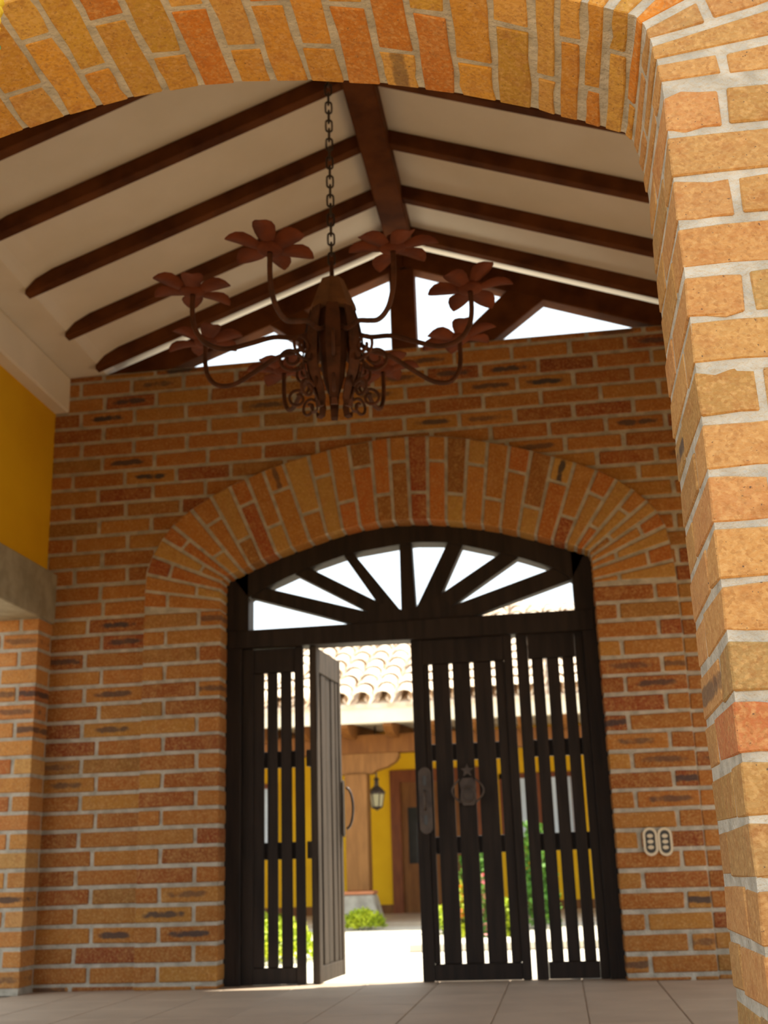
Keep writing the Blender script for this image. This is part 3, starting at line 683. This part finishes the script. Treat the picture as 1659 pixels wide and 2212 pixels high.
# windows and doors cut the wall into panels
holes = []
dl, dr = at(846, 1800, YW).x, at(846, 1800, YW).x+1.55; dtop = at(870, 1664, YW).z
def rng(a, b, t): return [a+(b-a)*i/t for i in range(t+1)]
holes.append((dl, dr, -.05, dtop))
wz0, wz1 = .62+20*(1885-1812)/2529, .62+20*(1885-1690)/2529
winx = [(at(985, 1760, YW).x, at(1130, 1760, YW).x), (at(1165, 1760, YW).x, at(1215, 1760, YW).x+1.2), (at(600, 1760, YW).x-1.3, at(600, 1760, YW).x)]
winx[0] = (dr+.28, dr+1.55); winx[1] = (dr+2.2, dr+3.5)
for a, b in winx: holes.append((a, b, 1.0, 2.1))
holes.sort()
wall = MB(); x = XA
for a, b, z0, z1 in holes:
    wall.box(x, a, YW, YW+.3, -.3, 3.1)
    if z0 > 0: wall.box(a, b, YW, YW+.3, -.3, z0)
    wall.box(a, b, YW, YW+.3, z1, 3.1); x = b
wall.box(x, XB, YW, YW+.3, -.3, 3.1)
hp(wall, 'yellow_wall', 'yellow')
x = XA
for a, b, z0, z1 in holes:
    if z0 < 0: hp(MB().box(x, a, YW-.03, YW-.001, -.05, .09), 'skirting', 'timber'); x = b
hp(MB().box(x, XB, YW-.03, YW-.001, -.05, .09), 'skirting', 'timber')
# door of the house
fd = hp(MB().box(dl, dl+.17, YW-.05, YW+.1, -.05, dtop).box(dr-.17, dr, YW-.05, YW+.1, -.05, dtop).box(dl+.17, dr-.17, YW-.05, YW+.1, dtop-.2, dtop), 'door_frame', 'redtimber')
fdl = hp(MB().box(dl+.17, dl+.28, YW+.0, YW+.05, -.05, dtop-.2).box(dl+.62, dl+.74, YW+.0, YW+.05, -.05, dtop-.2).box(dl+.28, dl+.62, YW+.0, YW+.05, -.05, .72).box(dl+.28, dl+.62, YW, YW+.05, 1.62, dtop-.2)
         .box(dl+.74, dr-.17, YW, YW+.05, -.05, dtop-.2), 'house_door', 'timber')
fdl2 = hp(MB().box(dl+.28, dl+.62, YW+.02, YW+.03, .72, 1.62), 'door_pane', 'glassdark')
for a, b in winx:
    f = hp(MB().box(a, a+.09, YW-.04, YW+.12, 1.0, 2.1).box(b-.09, b, YW-.04, YW+.12, 1.0, 2.1).box(a, b, YW-.04, YW+.12, 2.02, 2.1).box(a, b, YW-.04, YW+.12, 1.0, 1.08).box((a+b)/2-.04, (a+b)/2+.04, YW-.04, YW+.12, 1.08, 2.02), 'window_frame', 'redtimber')
    hp(MB().box(a+.09, b-.09, YW+.03, YW+.04, 1.08, 2.02), 'window_pane', 'glass_sky')
hp(MB().box(XA, XB, YE+.5, YW, -.3, -.05), 'veranda_floor', 'tile')
# eaves: fascia, soffit, rafter tails, beam
zbm0, zbm1 = at(850, 1626, YC).z, at(850, 1590, YC).z
fz0 = at(800, 1562, YE).z
hp(MB().box(XA, XB, YE-.03, YE+.03, fz0, ev-.03), 'fascia', 'fascia')
hp(MB().prism([(0, 0)]*0+[(XA, 0), (XB, 0), (XB, .04), (XA, .04)], 0, 1) if False else MB().add([(XA, YE+.03, fz0+.02), (XB, YE+.03, fz0+.02), (XB, YW, fz0+.02+.30), (XA, YW, fz0+.02+.30), (XA, YE+.03, fz0+.06), (XB, YE+.03, fz0+.06), (XB, YW, fz0+.36), (XA, YW, fz0+.36)],
   [(0, 1, 2, 3), (7, 6, 5, 4), (0, 4, 5, 1), (1, 5, 6, 2), (2, 6, 7, 3), (3, 7, 4, 0)]), 'soffit', 'fascia')
cb = MB().box(XA, XB, YC-.12, YC+.12, zbm0, zbm1+.02); hp(cb, 'veranda_beam', 'timber')
tx = at(845, 1575, YE+.5).x; tw = at(862, 1575, YE+.5).x-at(828, 1575, YE+.5).x
sp = tx-at(752, 1575, YE+.5).x
for k_ in range(-6, 9):
    c_ = tx+k_*sp
    m = MB(); zt_ = fz0+.03
    poly = [(YE+.06, zt_), (YE+.10, zt_-.07), (YE+.24, zt_-.13), (YE+.45, zt_-.16), (YW-.1, zt_-.10), (YW-.1, zt_+.24)]
    V = [(c_-.06, y, z) for y, z in poly]+[(c_+.06, y, z) for y, z in poly]; n_ = len(poly)
    m.add(V, [list(range(n_)), list(range(2*n_-1, n_-1, -1))]+[(i, i+n_, (i+1) % n_+n_, (i+1) % n_) for i in range(n_)])
    hp(m, 'rafter_tail', 'timber')
# hip roof
def onroof(px, py):
    d = _f*F+_r*(px-829.5)-_u*(py-1106)
    t = ((ev+.02)-SL*YE-EYE.z)/(d.z-SL*d.y); return EYE+d*t
apx = onroof(1092, 1306); hl_ = onroof(690, 1388); hr_ = onroof(1237, 1318)
def roofpt(x, u): return Vector((x, YE-.05+u, ev+.02+SL*u))
def top_u(x):
    if x < apx.x: return max(.0, (hl_.y-YE)+(apx.y-hl_.y)*(x-hl_.x)/(apx.x-hl_.x))
    return max(.0, (apx.y-YE)+(hr_.y-apx.y)*(x-apx.x)/(hr_.x-apx.x))
xs_ = [XA-.3+i*.25 for i in range(int((XB-XA)/.25)+3)]
xs_ = [x for x in xs_ if top_u(x) > .3]
m = MB(); V = []
for x in xs_: V += [roofpt(x, 0), roofpt(x, top_u(x))]
V2 = [v+Vector((0, 0, -.06)) for v in V]; n_ = len(V)
Fc = []
for i in range(len(xs_)-1):
    a = 2*i; Fc += [(a, a+2, a+3, a+1), (n_+a+1, n_+a+3, n_+a+2, n_+a), (a, n_+a, n_+a+2, a+2), (a+1, a+3, n_+a+3, n_+a+1)]
hp(m.add(V+V2, Fc), 'roof_deck', 'rooftile')
def barrel(conv, L=.52, r0=.135, r1=.108, t_=.014, seg=6):
    V = []; Fc = []
    for (y, rr) in ((0, r0), (L, r1)):
        for q_ in (rr, rr-t_):
            for i in range(seg+1):
                a = math.pi*i/seg; z = q_*math.sin(a)*.8*(1 if conv else -1); V.append((q_*math.cos(a), y, z))
    s = seg+1
    for i in range(seg): Fc += [(i, i+1, 2*s+i+1, 2*s+i), (s+i+1, s+i, 3*s+i, 3*s+i+1), (i+1, i, s+i, s+i+1), (2*s+i, 2*s+i+1, 3*s+i+1, 3*s+i)]
    Fc += [(0, 2*s, 3*s, s), (seg, s+seg, 3*s+seg, 2*s+seg)]
    return V, Fc
V, Fc = barrel(True); tme = mesh('roof_tile', V, Fc, False); tme.materials.append(M['rooftile'])
Vp, Fp = barrel(False, r0=.105, r1=.125)
pans = MB(); far = MB(); slope = math.atan(SL); RX = Matrix.Rotation(slope, 3, 'X'); nt = 0
x = XA
col_ = at(828, 1524, YE).x
k0 = int((XA-col_)/.30)
for kx_ in range(k0, int((XB-col_)/.30)):
    x = col_+kx_*.30; rows = int(top_u(x)/(.46*math.cos(slope)))
    px_ok = at(540, 1450, YE).x-.2 < x < at(1250, 1450, YE).x+.5
    for j_ in range(rows+1):
        u = j_*.46*math.cos(slope); p = roofpt(x+RNG.uniform(-.01, .01), u)+Vector((0, 0, .062+.012))
        if top_u(x)-u < .18: continue
        if px_ok and nt < 300 :
            o = link('roof_tile', tme, None, hs); m4 = (RX@Matrix.Rotation(RNG.uniform(-.04, .04), 3, 'Z')@Matrix.Rotation(-.03, 3, 'X')).to_4x4(); m4.translation = p-Vector((0, YW, GZ)); o.matrix_local = m4; nt += 1
        else: far.add([RX@Vector(v)+p for v in V], Fc)
        pans.add([RX@Vector(v)+roofpt(x+.15, u)+Vector((0, 0, .075)) for v in Vp], Fp)
o = hp(pans, 'pan_tiles', 'rooftile'); o['kind'] = 'stuff'
o = hp(far, 'more_roof_tiles', 'rooftile'); o['kind'] = 'stuff'
# columns
def column(xc, label):
    e = empty('veranda_column', (xc, YC, GZ)); tag(e, label, 'column', 'columns of the veranda')
    hw = .16; pz0, pz1 = at(775, 1932, YC).z-GZ, at(775, 1925, YC).z-GZ
    MB().box(-hw, hw, -hw, hw, pz1+.001, zbm0-GZ-.29).build('shaft', 'column', e, bevel=.01)
    # bracket capital
    P = [(-.62, 0), (-.62, -.06), (-.57, -.13), (-.45, -.2), (-.30, -.24), (-.22, -.29), (.22, -.29), (.30, -.24), (.45, -.2), (.57, -.13), (.62, -.06), (.62, 0)]
    MB().prism([(x, z+zbm0-GZ-.001) for x, z in P], -.11, .11).build('bracket', 'column', e, bevel=.006)
    MB().box(-hw-.06, hw+.06, -hw-.06, hw+.06, pz0, pz1).build('terracotta_band', 'terracotta', e, bevel=.008)
    b0, b1 = hw+.16, hw+.05
    MB().add([(-b0, -b0, 0), (b0, -b0, 0), (b0, b0, 0), (-b0, b0, 0), (-b1, -b1, pz0-.001), (b1, -b1, pz0-.001), (b1, b1, pz0-.001), (-b1, b1, pz0-.001)],
             [(3, 2, 1, 0), (4, 5, 6, 7), (0, 1, 5, 4), (1, 2, 6, 5), (2, 3, 7, 6), (3, 0, 4, 7)]).build('stone_plinth', 'stone', e, bevel=.02)
xc = at(775, 1800, YC).x
column(xc, 'ochre timber veranda column seen through the open door')
column(xc+4.2, 'ochre timber veranda column seen only through the right door slats')
# lantern under the veranda
lt = at(812, 1652, YC+.5); lb = at(813, 1752, YC+.5); lw = .12
ln = empty('lantern', (lt.x, YC+.5, lb.z)); tag(ln, 'black iron lantern with frosted glass hanging beside the ochre column', 'lantern')
H = lt.z-lb.z
zz = [0, .30*H*0+.045, .40*H, .48*H, .56*H]
MB().lathe([(.0, .0), (.02, .02), (.06, .035), (.085, .05), (.085, .062), (.0, .062)], 6).build('base', 'iron', ln)
MB().lathe([(.075, .063), (.105, .36*H), (.0, .36*H)], 6).build('glass', 'lampglass', ln)
MB().lathe([(.125, .362*H), (.13, .40*H), (.07, .50*H), (.035, .54*H), (.03, .66*H), (.05, .68*H), (.02, .72*H)], 6).build('roof_cap', 'iron', ln)
fr = MB()
for i in range(6):
    a = math.pi/3*i; fr.tube([(.079*math.cos(a), .079*math.sin(a), .06), (.11*math.cos(a), .11*math.sin(a), .365*H)], .009, 5)
fr.build('cage', 'iron', ln)
zs = fz0+.02+.30*(YC+.5-YE)/(YW-YE)
MB().tube([(0, 0, .72*H), (0, 0, max(zs-lb.z, H))], .014, 6).build('hanger', 'iron', ln)
# step at the right
sa = at(870, 2015, 13.2); stp = MB().box(at(884, 2040, 11.3).x, 4.5, 11.3, 12.0, GZ, GZ+.075).build('step', 'yard', bevel=.01)
tag(stp, 'low pale stone step in front of the veranda, right of the flowering bushes', 'step')
# plants
def shrub(name, label, loc, rx, ry, hz_, n_, mat, leafsz, cat='shrub', flowers=None, group=None):
    e = empty(name, loc); tag(e, label, cat, group); m = MB(); R_ = random.Random(hash((round(loc[0], 2), n_)) & 0xffff)
    fm = MB()
    for i in range(n_):
        a = R_.uniform(0, 2*math.pi); q_ = math.sqrt(R_.random()); h_ = R_.random()**.7
        hh = hz_*h_*math.sqrt(max(0, 1-q_**3))
        p = Vector((rx*q_*math.cos(a), ry*q_*math.sin(a), .02+hh))
        d = Vector((R_.uniform(-1, 1), R_.uniform(-1, 1), R_.uniform(-.2, 1))).normalized(); s = d.cross(Vector((R_.uniform(-1, 1), .3, R_.uniform(-1, 1)))).normalized()
        L = leafsz*R_.uniform(.7, 1.3)
        tgt = fm if flowers and R_.random() < .28 and h_ > .35 else m
        tgt.add([p, p+d*L*.5+s*L*.28, p+d*L, p+d*L*.5-s*L*.28], [(0, 1, 2, 3)])
    tag(m.build('foliage', mat, e), kind='stuff')
    if flowers: tag(fm.build('blossoms', flowers, e), kind='stuff')
    st = MB()
    for i in range(7):
        a = i*.9; st.tube([(rx*.3*math.cos(a), ry*.3*math.sin(a), 0), (rx*.6*math.cos(a), ry*.6*math.sin(a), hz_*.7)], .008, 4)
    st.build('stems', 'stem', e)
def ground(px, py): 
    p = atz(px, py, GZ); return p
g = ground(790, 2007); shrub('shrub', 'low bright lime green shrub at the foot of the ochre column', (g.x, g.y-.1, GZ), .27, .3, .22, 900, 'leaf', .06)
g = ground(582, 2010); shrub('shrub', 'long lime green bed of low plants behind the left slatted leaf, far end', (g.x-.1, g.y-.35, GZ), .55, .45, .2, 900, 'leaf', .08)
g = ground(582, 2084); shrub('shrub', 'lime green plants close behind the left slatted leaf', (g.x-.1, g.y+.35, GZ), .45, .5, .30, 1300, 'leaf', .07)
g = ground(955, 2020); shrub('shrub', 'lime green low shrub seen through the first gap of the closed leaf', (g.x, g.y+.3, GZ), .22, .3, .28, 600, 'leaf', .06)
g = ground(1003, 2030); shrub('flower_bush', 'orange flowering bush seen between the slats of the closed leaf', (g.x, g.y, GZ), .11, .2, .55, 700, 'leaf', .07, 'flower', 'orange')
g = ground(1050, 2035); shrub('flower_bush', 'pink and green flowering bush beside the orange one', (g.x, g.y, GZ), .10, .2, .62, 700, 'leafdark', .07, 'flower', 'pink')
g = ground(1100, 2030); shrub('shrub', 'green and yellow shrub left of the gap between the two right leaves', (g.x+.04, g.y, GZ), .11, .2, .40, 600, 'leaf', .07)
g = ground(1040, 2006); shrub('tall_shrub', 'tall dark green shrub behind the flowering bushes', (g.x-.05, g.y, GZ), .20, .3, 1.05, 1300, 'leafdark', .09)
g = ground(1150, 2006); shrub('tall_shrub', 'tall dark green shrub behind the gap between the right leaves', (g.x+.1, g.y, GZ), .22, .3, 1.25, 1400, 'leafdark', .09)
print('bricks', nb, k, 'front', sum(1 for c in wf.children), 'tiles', nt)
